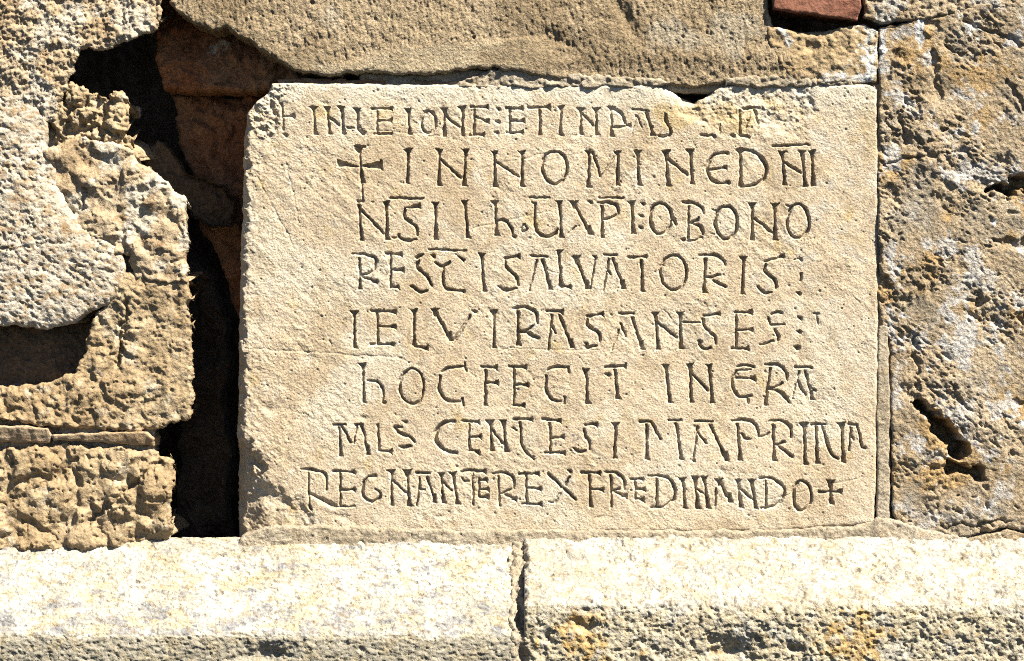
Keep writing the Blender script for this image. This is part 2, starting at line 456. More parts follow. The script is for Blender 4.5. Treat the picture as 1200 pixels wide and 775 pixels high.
strip(780, 418, 6, """
N s 170 58 178 323; l1.05 180 115 300 242; s 305 60 325 323
E c.95 505 70 560 62 622 74; f 515 100 600 90; c 500 100 468 160 470 220 520 282 600 276; l 578 285 578 328; b.9 500 148 628 156
R c 700 55 790 60 846 108 852 165; n.9 735 78 700 340; c.9 720 215 770 216 820 186; c1.1 725 230 800 248 840 288 872 328
A m1.1 910 75 1025 78; f1.1 940 105 890 290; c.9 925 160 955 230 982 270; n.95 980 100 1030 303; t 1045 235
""")
strip(380, 485, 5.4545, """
M m1.1 60 72 135 68; n 95 88 105 272; l1.1 112 82 168 185; l.8 208 80 188 190; m 200 70 245 70; n 240 78 278 262
L l 340 70 350 238; b 350 238 430 242
S t 510 50; c1.1 492 82 452 92 490 130 550 148 575 180; c1.1 550 208 510 215 480 208
C c1.35 832 50 770 56 716 112 714 175 765 228 845 252
E b 885 45 992 56; l 925 66 925 235; b 930 150 1000 148; b 930 232 990 246
N s.95 1060 50 1070 238; l 1065 95 1145 195; s 1145 48 1160 243
""")
strip(600, 485, 5.4545, """
T b 10 35 130 36; l 50 58 60 200; c 60 200 90 248 135 290; f 0 92 28 108
E b1.2 195 35 312 46; l1.1 240 62 246 245; b1.3 250 155 332 152; b1.1 210 250 338 250
S b1.1 465 72 545 68; c 458 100 468 145 492 180 495 228; c1.2 470 240 430 242 392 220
T s.95 660 64 655 285
M m1.2 820 50 890 50; n1.05 860 68 860 293; l1.1 890 55 950 165; m 1000 42 1080 42; n 1050 60 1078 292
""")
strip(810, 485, 5.4545, """
A m1.1 20 50 135 50; f1.2 40 80 10 300; l.8 40 120 95 190; n1.05 120 68 225 303; t 12 298
P c 260 43 350 40 410 70 432 142; n 295 62 312 298; c.9 320 130 345 155 375 160; f 432 148 470 140 500 122
R c 500 48 570 45 630 80 636 150; n 522 72 528 303; c.9 530 196 565 195 595 180; l1.2 560 210 645 275
I s.95 720 68 728 323
N m1.1 770 68 855 68; n 795 78 805 316; c 835 78 860 160 895 255 940 290; s 960 66 970 310
A m1.1 1005 68 1060 70; l.85 1020 88 1010 235; l.8 1015 130 1040 168; l 1060 75 1092 215; t 1105 216
""")
strip(345, 545, 5.4545, """
R c 45 28 130 34 198 62 205 160; f1.1 88 45 92 250; c.9 92 250 96 270 108 288
E b.9 250 38 385 45; l.9 292 52 290 260; b 295 160 388 160; f1.1 270 270 385 264
G c 512 72 468 78 435 140 442 200 490 235 540 215 545 178 520 155; t 512 68
N s.95 618 40 622 258; l.9 625 95 715 180; s.95 720 40 732 260
A m1.2 780 50 862 52; l.8 800 82 782 260; c.8 802 130 805 155 832 160; n.9 848 78 895 242
N s.9 938 60 950 243; l.9 945 105 1005 162; s.95 1012 52 1040 248
T c.9 1068 45 1130 35 1205 42; l.9 1138 52 1142 255; c.8 1072 82 1085 102 1115 106
""")
strip(560, 545, 5.4545, """
E b.9 -5 45 50 42; l.9 4 88 8 205; b.9 10 98 56 97; b.9 10 155 66 156; b.9 10 205 66 206
R c.95 95 56 170 50 226 85 226 150; l.95 130 68 138 265; c.8 140 186 180 172 215 156; b1.1 172 190 246 220
E b 265 55 388 56; l 308 68 310 250; b 315 148 402 152; b 285 250 408 252
X l1.25 450 60 622 218; l.8 585 75 490 242; t 586 40; f 450 238 490 242
F b 660 48 782 52; n 710 62 718 268; b 715 155 802 158
R c 815 45 880 50 930 90 936 155; l.9 850 68 852 268; c.85 855 166 885 160 905 150; b1.1 872 176 950 200
E b.9 975 92 1056 92; l.9 1005 100 1005 220; b1.1 1005 155 1066 156; b.9 1005 215 1062 222
D c 1090 72 1190 74 1245 120 1258 185 1235 235 1180 268 1110 272; l 1140 92 1140 268
""")
strip(775, 545, 5.4545, """
I s 135 88 150 278
N s 215 83 230 278; l.8 222 145 290 205; s 272 78 298 278
A l.9 350 150 345 258; s 368 96 438 238
N s.95 490 98 505 273; l1.05 495 145 590 230; s 578 102 600 278
D l.95 668 100 668 272; c 625 86 700 86 770 130 785 180 750 245 690 273 640 275
O o 900 198 58 94
+ s.9 1080 104 1085 250; b1.1 1005 175 1152 170; w 1000 170 26 1030 176 12
""")

SX0, SY0, SST = 262.0, 82.0, 0.8
gxs = np.arange(SX0, 1045, 0.5); gys = np.arange(SY0, 655, 0.5)
GX, GY = np.meshgrid(gxs, gys, indexing='ij')
WX = GX+0.8*fbm(GX, GY, 8, 4, 301, .6); WY = GY+0.8*fbm(GX, GY, 7, 3, 305)
EDG = fbm(GX, GY, 12, 4, 309, .7)
CARVE = np.zeros(GX.shape, np.float32); LAB = np.zeros(GX.shape, np.int32)
for li, (ch, S) in enumerate(LET):
    for q_ in S:
        poly = q_[0] == 'p'
        if poly:
            sl_ = q_[2]; m = 2; x0 = min(p[0] for p in q_[1]); x1 = max(p[0] for p in q_[1]); y0 = min(p[1] for p in q_[1]); y1 = max(p[1] for p in q_[1])
        else:
            x0, y0, r0, x1, y1, r1, sl_ = q_; m = max(r0, r1)+2
        i0 = int((min(x0, x1)-m-SX0)/.5); i1 = int((max(x0, x1)+m-SX0)/.5)+2
        j0 = int((min(y0, y1)-m-SY0)/.5); j1 = int((max(y0, y1)+m-SY0)/.5)+2
        i0 = max(i0, 0); j0 = max(j0, 0)
        sx = WX[i0:i1, j0:j1]; sy = WY[i0:i1, j0:j1]
        d = -sdf_poly(sx, sy, q_[1]) if poly else -capsule(sx, sy, x0, y0, x1, y1, r0, r1)
        dep = np.minimum(np.maximum(d+(0.32 if sl_ > .85 else .1)+.45*EDG[i0:i1, j0:j1], 0)*sl_*2.0, 6.0)
        cur = CARVE[i0:i1, j0:j1]; up = dep > cur
        LAB[i0:i1, j0:j1][up & (dep > 0.12)] = li+1
        CARVE[i0:i1, j0:j1] = np.maximum(cur, dep)
CARVE *= (1.06+0.25*fbm(GX, GY, 16, 3, 333)+.3*fbm(GX, GY, 80, 2, 336))*(1-.22*sstep(172, 160, GY))
def samp(A, X, Y, near=False):
    u = np.clip((X-SX0)/.5, 0, A.shape[0]-1.001); v = np.clip((Y-SY0)/.5, 0, A.shape[1]-1.001)
    if near: return A[np.rint(u).astype(int), np.rint(v).astype(int)]
    i = u.astype(int); j = v.astype(int); fu = u-i; fv = v-j
    return (A[i, j]*(1-fu)+A[i+1, j]*fu)*(1-fv)+(A[i, j+1]*(1-fu)+A[i+1, j+1]*fu)*fv

# ------------------------------------------------------------------ stone wall (every stone, brick and tile is a part)
WO = (0.0, 0.0, Z0-0.26)
wall = empty('stone_wall', WO, 'rough old stone masonry wall with a deep dark gap, surrounding the carved slab', 'wall')
def part(name, P, hfun, mat, label=None, **k):
    o = relief(name, P, hfun, MATS[mat], wall, WO, **k)
    if label: o['label'] = label
    return o
def no_stain(X): return np.concatenate([np.zeros(X.shape+(3,)), np.zeros(X.shape+(1,))], -1)

# deep core of the wall, seen only through the gap
def h_core(X, Y, d): return -290+8*fbm(X, Y, 60, 5, 3)+3*billow(X, Y, 18, 3, 9)
part('rubble_core', [(-420, -380), (1620, -380), (1620, 900), (-420, 900)], h_core, 'brown_stone_and_shade', step=5.0, rows=2, side=330, rough=4)

# lintel stone above the slab
def h_lintel(X, Y, d):
    g = 1.1*fbm(X, Y*0.6, 9, 4, 21, .66)+0.6*fbm(X*1.3, Y*.45, 5, 2, 25)-1.1*crev(X*1.1, Y*.55, 8, 35, .25)
    h = 6-3*sstep(560, 700, X)+2.0*fbm(X, Y, 120, 3, 20)+g
    lip = sstep(56, 64, Y+6*fbm(X, Y, 60, 3, 28)+12*np.sin(X*.011+1))*sstep(690, 600, X)      # smoother mortar-like lower band
    h = h*(1-lip)+lip*(6.5+1.2*fbm(X, Y, 50, 3, 29)+.45*fbm(X, Y, 5, 3, 30))
    h -= 5*dent(X, Y, 655, 50, 30, 16, .3)*(1+.4*fbm(X, Y, 9, 2, 33))+7*dent(X, Y, 733, 20, 9, 25, -.5)
    h -= 6*sstep(700, 800, X)*sstep(70, 40, Y)*0.4
    h -= 3.5*sstep(60, 95, Y)*sstep(600, 680, X)
    h -= 4*pits(X, Y, 46, 22, .28, 5)+1.3*pits(X, Y, 17, 23, .4, 2.2)
    return h
def s_lintel(X, Y, h):
    st = no_stain(X)
    st = blend_stain(st, (.56, .46, .31), sstep(58, 64, Y+6*fbm(X, Y, 60, 3, 28)+12*np.sin(X*.011+1))*sstep(690, 600, X)*.75)
    st = blend_stain(st, (.30, .22, .13), .75*sstep(.1, .5, fbm(X, Y, 90, 4, 31)+.55*dent(X, Y, 690, 25, 120, 60)-.1))
    st = blend_stain(st, (.54, .48, .38), .6*sstep(.05, .6, fbm(X, Y, 70, 4, 34)+1.1*dent(X, Y, 840, 45, 70, 35)-.5))
    return st
part('stone', [(196, -700), (199, 6), (224, 26), (246, 36), (266, 34), (300, 55), (326, 72), (345, 84), (390, 88), (430, 84), (470, 89),
               (520, 86), (560, 80), (600, 83), (640, 90), (700, 95), (760, 95), (790, 101), (812, 104), (850, 97), (905, 95), (942, 90), (936, 68), (915, 48),
               (906, 28), (901, 16), (900, -700)], h_lintel, 'lintel_sandstone', 'long brown sandstone block above the slab', stainfun=s_lintel,
     side=90, rows=12, rough=2.6, rscale=18, rnd=5, seed=2, step=1.2)

# brick fragment and what lies round it
def h_brick(X, Y, d): return 11+1.0*fbm(X, Y, 22, 4, 50, .6)-1.5*pits(X, Y, 14, 51, .3, 3)-3*dent(X, Y, 1000, 22, 10, 5)
part('mortar', [(895, -700), (1018, -700), (1018, -56), (895, -56)], lambda X, Y, d: -2+3*fbm(X, Y, 30, 3, 178), 'lime_mortar', None, step=2.2, side=80, rows=3, seed=25)
part('brick', [(904, -60), (1007, -60), (1007, 10), (1004, 25), (985, 23), (940, 17), (905, 12)], h_brick, 'red_brick', 'dark red brick above the top right corner of the slab', side=40, rough=1.2, rnd=2, rows=5, seed=5)
def h_patch(X, Y, d):
    return 2+3*fbm(X, Y, 40, 3, 55)+1.5*billow(X, Y, 12, 3, 56)-1.2*pits(X, Y, 15, 57, .4, 4)-16*dent(X, Y, 952, 33, 24, 7, .1)-6*dent(X, Y, 950, 55, 8, 7, .1)
def s_patch(X, Y, h):
    st = no_stain(X)
    st = blend_stain(st, (.50, .37, .21), .9*dent(X, Y, 955, 55, 55, 18))
    w_ = capsule(X+12*fbm(X, Y, 16, 5, 58, .7), Y+12*fbm(X, Y, 16, 5, 59, .7), 1020, 28, 1018, 95, 5, 9)
    w2 = capsule(X+7*fbm(X, Y, 20, 3, 58), Y+7*fbm(X, Y, 20, 3, 59), 912, 20, 925, 50, 6, 3)
    w3 = capsule(X+7*fbm(X, Y, 20, 3, 58), Y+7*fbm(X, Y, 20, 3, 59), 965, 92, 1015, 92, 1, 5)
    return blend_stain(st, (.86, .86, .84), sstep(4, -4, np.minimum(np.minimum(w_, w2), w3)))
part('stone', [(898, 30), (935, 36), (975, 34), (1012, 28), (1028, 34), (1029, 80), (1027, 97), (990, 97), (930, 99), (918, 80), (902, 56)], h_patch,
     'ochre_rubble', 'small ochre stone smeared with white plaster under the brick', side=30, stainfun=s_patch, rnd=3, rough=2, seed=6, rows=4)

# right-hand block
def h_right(X, Y, d):
    u = X*.8+Y*.6; v = -X*.6+Y*.8
    h = 3+5*fbm(X, Y, 150, 3, 60)+2.2*fbm(u*.75, v*1.1, 30, 5, 61, .55)*(.45+.8*sstep(-.3, .4, fbm(X, Y, 75, 3, 170)))+.65*fbm(u*.8, v*1.2, 7, 3, 66, .65)
    h += 2.4*sstep(.1, .6, fbm(X, Y, 85, 3, 63))*billow(X, Y, 17, 3, 64)
    dx = 5*fbm(X, Y, 14, 3, 67); dy = 5*fbm(X, Y, 14, 3, 68)
    c1 = capsule(X+dx, Y+dy, 1078, 472, 1122, 524, 6, 11); h -= 55*sstep(3, -7, c1)
    c2 = capsule(X+dx, Y+dy, 1112, 546, 1148, 556, 6, 5); h -= 28*sstep(3, -5, c2)
    c3 = capsule(X+dx*1.6, Y+dy*1.6, 1162, 224, 1240, 205, 6, 15); h -= 50*sstep(3, -7, c3)
    c3 = capsule(X+dx, Y+dy, 1165, 285, 1210, 290, 3, 6); h -= 6*sstep(3, -4, c3)
    for (a, b, c, d_, r) in ((1040, 192, 1075, 184, 1), (1075, 184, 1135, 176, .6), (1040, 95, 1050, 60, 2.5), (1092, 60, 1100, 115, 3), (1180, 95, 1215, 150, 2), (1130, 25, 1215, 60, 1.5), (1180, 610, 1100, 618, .8), (1072, 395, 1074, 440, 1.5), (1053, 130, 1062, 168, 2.5)):
        h -= 4.5*sstep(2.2, -1.5, capsule(X+dx*.9, Y+dy*.9, a, b, c, d_, r, r))
    h -= 5*dent(X, Y, 1055, 165, 14, 40, .3)+4*dent(X, Y, 1110, 110, 20, 20)-3*dent(X, Y, 1080, 150, 25, 60)
    amp = .2+1.4*sstep(-.2, .4, fbm(X, Y, 75, 3, 170))
    h -= 0
    h -= amp*(2.2*crev(u*.6+dx, v*1.1, 24, 62, .34, .25)+1.25*crev(u*.6, v*1.2, 8.5, 65, .24)+.7*crev(X, Y, 5, 58, .24))
    h -= 3.2*pits(X*.8+dx, Y+dy, 21, 69, .4, 5)*sstep(1100, 1180, X+.3*(Y-300))
    h += 5*sstep(1120, 1230, X)*(1-.4*sstep(240, 330, Y))
    return h
def s_right(X, Y, h):
    st = no_stain(X)
    st = blend_stain(st, (.50, .33, .15), .9*sstep(.15, .5, fbm(X, Y, 70, 4, 71)+.9*dent(X, Y, 1140, 545, 60, 28)+1.1*dent(X, Y, 1105, 505, 48, 26, 1.0)+.8*dent(X, Y, 1190, 222, 45, 26)+.5*dent(X, Y, 1120, 100, 40, 50)-.1))  # ochre mottling, spread over the long cavity to paint its brown shade too
    st = blend_stain(st, (.66, .65, .64), .75*sstep(.2, .5, fbm(X, Y, 40, 5, 72, .65)+.35*dent(X, Y, 1160, 380, 50, 120)+.25*dent(X, Y, 1100, 330, 60, 60)-.12))
    st = blend_stain(st, (.34, .29, .22), .7*sstep(.2, .5, fbm(X, Y, 60, 5, 73, .6)+.3*dent(X, Y, 1080, 280, 60, 80)+.4*dent(X, Y, 1090, 590, 60, 40)-.1))
    st = blend_stain(st, (.84, .84, .84), sstep(.15, .5, .9*fbm(X, Y, 18, 3, 74)+1.2*dent(X, Y, 1079, 35, 7, 25)+.8*dent(X, Y, 1032, 60, 8, 60)-.5))
    return st
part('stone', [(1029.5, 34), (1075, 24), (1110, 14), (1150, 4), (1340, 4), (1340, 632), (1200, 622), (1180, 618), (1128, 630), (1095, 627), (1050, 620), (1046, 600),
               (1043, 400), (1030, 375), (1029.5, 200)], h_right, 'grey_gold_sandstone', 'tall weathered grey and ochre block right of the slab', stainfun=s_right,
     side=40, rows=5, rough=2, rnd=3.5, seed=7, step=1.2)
def h_right_top(X, Y, d): return 6+3*fbm(X, Y, 60, 4, 76)+1.6*billow(X, Y, 14, 3, 77)-1.8*crev(X, Y, 9, 78, .2)
part('stone', [(1013, -700), (1340, -700), (1340, 12), (1200, 15), (1150, 10), (1100, 20), (1078, 24), (1032, 27), (1012, 22)], h_right_top, 'grey_gold_sandstone',
     'grey stone in the course above the tall right block', stainfun=lambda X, Y, h: blend_stain(no_stain(X), (.62, .60, .56), .7*sstep(.05, .6, fbm(X, Y, 40, 5, 79, .7))), side=40, rows=5, rnd=4, seed=8)
part('stone', [(1128, 632), (1180, 621), (1210, 626), (1340, 634), (1340, 652), (1130, 650)], lambda X, Y, d: 5+1.5*fbm(X, Y, 18, 4, 81)+.8*fbm(X, Y, 5, 3, 82),
     'grey_gold_sandstone', 'thin stone sliver between the tall block and the plinth', side=30, rows=4, rnd=3, seed=9)

# left-hand stones
def h_ul(X, Y, d):
    h = 14+5*fbm(X, Y, 90, 3, 100)+2.6*fbm(X, Y*.75, 13, 5, 101, .62)+1.1*fbm(X*.6+Y*.5, Y, 5, 2, 104)
    h -= 2.2*crev(X, Y, 12, 102, .16, .28)
    f = np.abs(gn(X+.4*Y, Y*.5, 9, 103)); h -= 1.8*sstep(.07, 0, f)
    h += 5*dent(X, Y, 150, 30, 40, 25)
    return h
part('stone', [(-150, -700), (188, -700), (191, 14), (187, 36), (168, 40), (150, 52), (124, 60), (97, 60), (87, 84), (78, 108), (66, 140), (50, 150), (28, 136), (-150, 130)], h_ul,
     'crumbly_stone', 'crumbling pale ochre stone in the top left corner', side=95, rows=12, rough=3.2, rscale=14, rnd=5, seed=11, undercut=24,
     stainfun=lambda X, Y, h: blend_stain(no_stain(X), (.70, .64, .54), .7*sstep(.0, .4, fbm(X, Y, 50, 4, 105))))
def h_pit(X, Y, d):
    h = 19+4*fbm(X, Y, 100, 2, 110)+1.1*fbm(X, Y, 14, 4, 111, .6)-1.8*crev(X*.7+Y*.5, (Y*.8-X*.5)*1.4, 8.5, 112, .1, .28)*(.6+.7*sstep(-.3, .4, fbm(X, Y, 40, 3, 115)))
    h -= 3*sstep(2, -1, capsule(X, Y+4*fbm(X, Y, 14, 3, 116), -20, 297, 85, 284, .4, .3))
    return h-6*(1-np.clip(d/40, 0, 1))**2
part('stone', [(-150, 112), (26, 112), (42, 122), (58, 138), (56, 168), (66, 200), (76, 232), (94, 262), (120, 280), (143, 290), (149, 312), (146, 335), (128, 357),
               (100, 370), (90, 380), (52, 386), (20, 381), (-20, 384), (-150, 380)], h_pit, 'pale_pitted_stone', 'pale pitted stone overhanging a dark hollow at left', stainfun=lambda X, Y, h: blend_stain(no_stain(X), (.40, .26, .13), .75*sstep(.15, .4, fbm(X*.8+Y*.4, Y*1.3, 12, 4, 117, .75)+.25*fbm(X, Y, 60, 2, 118))), side=30, rows=8,
     rough=2.0, rscale=16, rnd=5, seed=12, undercut=2)
def lumps(X, Y, s, seed, amp):
    wx = X+.35*s*fbm(X, Y, s, 3, seed+1); wy = Y+.35*s*fbm(X, Y, s, 3, seed+2)
    f1, f2, idv = worley(wx, wy, s, seed)
    return amp*(sstep(0.02, .5, f2-f1)*(.5+.6*idv)-.3*f1)
def h_cap(X, Y, d):
    return -2+lumps(X, Y, 30, 121, 13)+lumps(X, Y, 11, 122, 4)+1.8*fbm(X, Y, 9, 4, 123, .6)-2.2*crev(X, Y, 10, 124, .2)
part('stone', [(56, 112), (70, 98), (88, 98), (100, 101), (112, 112), (128, 118), (133, 110), (146, 108), (150, 128), (149, 156), (164, 182), (158, 192), (120, 172), (92, 170), (72, 176), (62, 160)], h_cap,
     'ochre_rubble', 'lumpy ochre rubble sitting in the mouth of the gap', side=110, rows=12, rough=4, rscale=12, rnd=6, seed=13, undercut=24)
def h_c2(X, Y, d):
    h = 9+4*fbm(X, Y, 70, 3, 130)+lumps(X, Y, 48, 131, 6)+1.9*fbm(X, Y*1.2, 22, 5, 132, .52)-2.2*crev(X, Y*1.1, 20, 133, .28, .25)-.9*crev(X, Y, 7, 136, .25)
    h -= 6*sstep(2, -1.5, capsule(X+5*fbm(X, Y, 12, 3, 134), Y, 92, 252, 104, 222, 1.5, 2))
    return h+3*dent(X, Y, 150, 230, 60, 60)
part('stone', [(66, 172), (90, 160), (122, 166), (150, 172), (163, 188), (184, 200), (200, 218), (217, 232), (221, 262), (219, 300), (221, 330), (190, 334), (158, 326), (152, 300),
               (136, 300), (112, 288), (86, 268), (66, 240), (54, 205), (52, 178)], h_c2, 'crumbly_stone', 'sunlit ochre stone with a ragged edge left of the gap', side=130, rows=16, rough=3.4, rscale=16, rnd=5, seed=14, undercut=15,
     stainfun=lambda X, Y, h: blend_stain(no_stain(X), (.72, .66, .55), .75*sstep(.05, .4, fbm(X, Y, 34, 4, 135)+.4*dent(X, Y, 200, 240, 30, 40))))
def h_c3(X, Y, d):
    h = 7+4*fbm(X, Y, 90, 3, 140)+lumps(X, Y, 34, 141, 5)*sstep(230, 120, X)+2.4*fbm(X, Y, 24, 5, 142, .52)-2.0*crev(X, Y*1.1, 17, 143, .26, .25)-.9*crev(X, Y, 7, 146, .25)
    h -= 8*sstep(3, -2, capsule(X+5*fbm(X, Y, 12, 3, 144), Y+4*fbm(X, Y, 9, 3, 145), 152, 352, 138, 425, 2, 3))
    h -= 6*dent(X, Y, 110, 395, 22, 40, .3)
    return h
part('stone', [(-150, 462), (-20, 455), (18, 452), (62, 447), (88, 436), (99, 416), (103, 392), (112, 368), (132, 345), (140, 318), (190, 322), (222, 324), (223, 380), (226, 420), (226, 468), (222, 490), (196, 500),
               (150, 506), (110, 502), (60, 500), (20, 494), (-150, 492)], h_c3, 'ochre_rubble', 'rough ochre stone below the dark hollow on the left', side=130, rows=16, rough=3.4, rscale=15, rnd=5, seed=15, undercut=15)
part('tile', [(-90, 497), (30, 499), (58, 501), (61, 510), (58, 519), (20, 518), (-90, 516)], lambda X, Y, d: 12+1.2*fbm(X, Y, 14, 3, 150)+.4*(505-Y), 'clay_tile', 'reddish clay tile bedded between the left stones', side=50, rnd=2, rows=5, rough=1.3, seed=16)
part('tile', [(62, 509), (110, 507), (140, 505), (172, 507), (181, 514), (180, 523), (150, 521), (120, 518), (90, 516), (64, 517)], lambda X, Y, d: 9+1.2*fbm(X, Y, 14, 3, 152)+.4*(512-Y), 'clay_tile', None, side=50, rnd=2, rows=5, rough=1.5, seed=17)
def h_bl(X, Y, d):
    h = 8+5*fbm(X, Y, 80, 3, 160)+lumps(X, Y, 58, 161, 9)+lumps(X, Y, 19, 165, 1.2)+2.4*fbm(X, Y, 28, 5, 162, .52)-2.5*crev(X, Y, 15, 163, .22, .2)
    h -= 7*sstep(3, -2, capsule(X+5*fbm(X, Y, 12, 3, 164), Y+4*fbm(X, Y, 9, 3, 166), 105, 612, 190, 540, 2, 2))
    return h-10*sstep(610, 640, Y)*sstep(145, 175, X)
part('stone', [(-150, 528), (0, 529), (35, 523), (70, 519), (110, 523), (150, 526), (182, 528), (203, 540), (206, 560), (201, 592), (203, 618), (198, 637), (160, 640), (80, 645), (-150, 645)], h_bl,
     'ochre_rubble', 'lumpy eroded stone at bottom left above the plinth', side=130, rows=16, rough=3.2, rscale=14, rnd=9, seed=18, undercut=26)

# mortar beds behind and between the stones
def h_mort(X, Y, d): return -9+5*fbm(X, Y, 40, 4, 170)+lumps(X, Y, 17, 171, 5)+1.2*fbm(X, Y, 7, 3, 172)
part('mortar', [(-160, 90), (60, 125), (80, 165), (110, 180), (140, 190), (150, 205), (180, 240), (196, 260), (198, 480), (180, 505), (176, 640), (-160, 640)],
     lambda X, Y, d: h_mort(X, Y, d)-70*sstep(10, -6, sdf_poly(X+5*fbm(X, Y, 18, 3, 173), Y, [(-160, 380), (95, 380), (112, 360), (104, 420), (90, 440), (60, 448), (-160, 455)])), 'lime_mortar', None, step=1.6,
     side=150, rows=10, rough=2, seed=20, undercut=14)
part('stone', [(-150, 372), (0, 374), (70, 376), (106, 366), (112, 380), (108, 420), (92, 442), (50, 452), (-150, 462)],  # added dark backing, its colour deepens the shade in the left hollow
     lambda X, Y, d: -46+5*fbm(X, Y, 30, 4, 187)+2*fbm(X, Y, 9, 4, 188, .6), 'brown_stone_and_shade', 'added dark brown backing, coloured as the shade in the hollow under the pale stone', side=60, rows=3, rnd=3, seed=19)
def h_bed(X, Y, d): return -1.5+2*sstep(560, 620, X)+2.0*fbm(X, Y, 30, 4, 175)+lumps(X, Y, 19, 176, 2.5)+1.0*fbm(X, Y, 6, 3, 177)-9*sstep(560, 480, X)
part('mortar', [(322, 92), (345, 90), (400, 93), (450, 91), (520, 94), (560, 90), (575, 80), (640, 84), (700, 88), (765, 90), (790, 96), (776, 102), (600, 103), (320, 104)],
     h_bed, 'lime_mortar', None, stainfun=lambda X, Y, h: blend_stain(no_stain(X), (.34, .17, .08), .9*sstep(560, 470, X+30*fbm(X, Y, 20, 3, 189))), side=60, rough=3, rscale=22, rnd=3, rows=6, seed=21)  # red-brown paints the shadow band under the lintel into the mortar
part('mortar', [(420, 60), (1040, 60), (1060, 25), (1150, 20), (1345, 20), (1345, 640), (1035, 640), (1025, 110), (420, 106)], lambda X, Y, d: -10-75*sstep(1046, 1066, X)*sstep(616, 600, Y)*sstep(30, 50, Y)+3*fbm(X, Y, 30, 3, 178)+1.2*fbm(X, Y, 7, 3, 179), 'lime_mortar', None,
     step=2.2, side=80, rows=4, rough=2, seed=22)
part('mortar', [(1030, 382), (1036, 380), (1041, 386), (1043, 470), (1043, 608), (1028, 610), (1027, 480)], lambda X, Y, d: .5+1.2*fbm(X, Y, 22, 3, 181)+.5*fbm(X, Y, 5, 3, 182), 'lime_mortar',
     'thin mortar strip pointing the joint right of the slab', side=15, rnd=2.5, rough=1.4, rows=3, seed=23)
part('mortar', [(848, 90), (880, 88), (945, 88), (1000, 92), (1000, 101), (945, 102), (880, 102), (850, 101)], h_bed, 'lime_mortar', None, side=60, rough=2.5, rscale=14, rnd=4, rows=5, seed=26)
part('mortar', [(1024, 100), (1033, 98), (1035, 240), (1034, 384), (1025, 386)], lambda X, Y, d: -3+2.6*fbm(X, Y, 26, 4, 191)+.8*fbm(X, Y, 5, 3, 192), 'lime_mortar', None, side=15, rnd=.5, rough=1.4, rows=2, seed=27)
def h_bb(X, Y, d): return 4+2*fbm(X, Y, 40, 3, 184)+1.1*fbm(X, Y, 9, 4, 185, .6)+2.5*sstep(460, 300, X)-2*pits(X, Y, 16, 186, .3, 3)
part('mortar', [(279, 636), (285, 626), (310, 618), (350, 615), (430, 618), (520, 620), (640, 621), (800, 621), (900, 621), (1000, 617), (1030, 606), (1052, 612), (1095, 622), (1130, 630), (1140, 652), (275, 652)],
     h_bb, 'lime_mortar', 'mortar bed under the slab', side=40, rnd=4, rough=2.2, rows=4, seed=24)

# stones inside the gap
def h_gap(base, seed, amp=7): return lambda X, Y, d: base+amp*1.4*fbm(X, Y, 50, 4, seed)+3.2*fbm(X, Y, 14, 4, seed+1, .6)+lumps(X, Y, 22, seed+2, 4)
part('stone', [(176, -60), (345, -60), (345, 96), (300, 100), (240, 99), (182, 96), (170, 60)], h_gap(-78, 190), 'red_brown_stone', 'dark red-brown stone deep in the gap under the lintel', side=160, rows=6, rnd=10, rough=3, seed=30, step=1.8,
     stainfun=lambda X, Y, h: blend_stain(no_stain(X), (.75, .66, .52), sstep(3, -2, capsule(X+9*fbm(X, Y, 9, 3, 194), Y+7*fbm(X, Y, 9, 3, 195), 240, 48, 262, 42, 4, 5))))
part('stone', [(182, 98), (250, 101), (320, 98), (325, 330), (300, 400), (262, 372), (240, 300), (215, 262), (208, 200), (190, 160)], h_gap(-150, 200, 10), 'red_brown_stone', None, side=160, rows=6, rnd=10, rough=3, seed=31, step=1.8)
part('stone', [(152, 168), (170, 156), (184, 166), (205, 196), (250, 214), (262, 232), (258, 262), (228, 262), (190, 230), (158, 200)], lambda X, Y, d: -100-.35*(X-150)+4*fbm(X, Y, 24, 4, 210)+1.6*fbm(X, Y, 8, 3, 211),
     'brown_stone_and_shade', 'loose grey-brown stone lying inside the gap', side=110, rows=6, rnd=6, rough=3, seed=32)
part('stone', [(200, 300), (225, 318), (244, 380), (250, 440), (238, 480), (252, 540), (246, 600), (250, 660), (180, 660), (190, 500)], h_gap(-170, 220, 14), 'brown_stone_and_shade', None, side=230, rows=5, rnd=10, rough=3, seed=33, step=1.8)

# ------------------------------------------------------------------ inscribed slab
SO = (0.05, 0.0, Z0-0.24)
slab = empty('inscribed_slab', SO, 'pale cream stone slab carved with eight lines of medieval capitals, set in the wall', 'inscription')
SP = [(286, 158), (289, 132), (303, 118), (314, 108), (318, 98), (335, 97), (450, 98), (560, 99), (660, 100), (765, 99), (785, 105), (800, 115), (816, 120), (832, 110), (850, 100), (945, 99), (1020, 99), (1028, 106),
      (1029, 200), (1029, 400), (1027, 560), (1024, 614), (900, 623), (600, 624), (470, 625), (350, 626), (300, 634), (278, 638), (276, 600), (277, 500), (279, 400), (281, 300), (284, 200)]
rsl = random.Random(4)
SCR = []
for i in range(26):
    x = rsl.uniform(300, 1010); y = rsl.uniform(120, 600); a = rsl.choice((rsl.gauss(.75, .3), rsl.gauss(2.6, .4))); l = rsl.uniform(6, 22)
    SCR.append((x, y, x+l*math.cos(a), y+l*math.sin(a), rsl.uniform(.3, .8)))
SCR += [(283, 408, 360, 413, .9), (360, 413, 470, 420, .8), (470, 420, 482, 424, .6), (560, 198, 640, 180, .6), (420, 150, 520, 160, .5), (545, 270, 640, 248, .5), (300, 205, 345, 290, .8), (335, 190, 350, 260, .7), (900, 585, 1010, 560, .6), (585, 408, 700, 411, .5)]
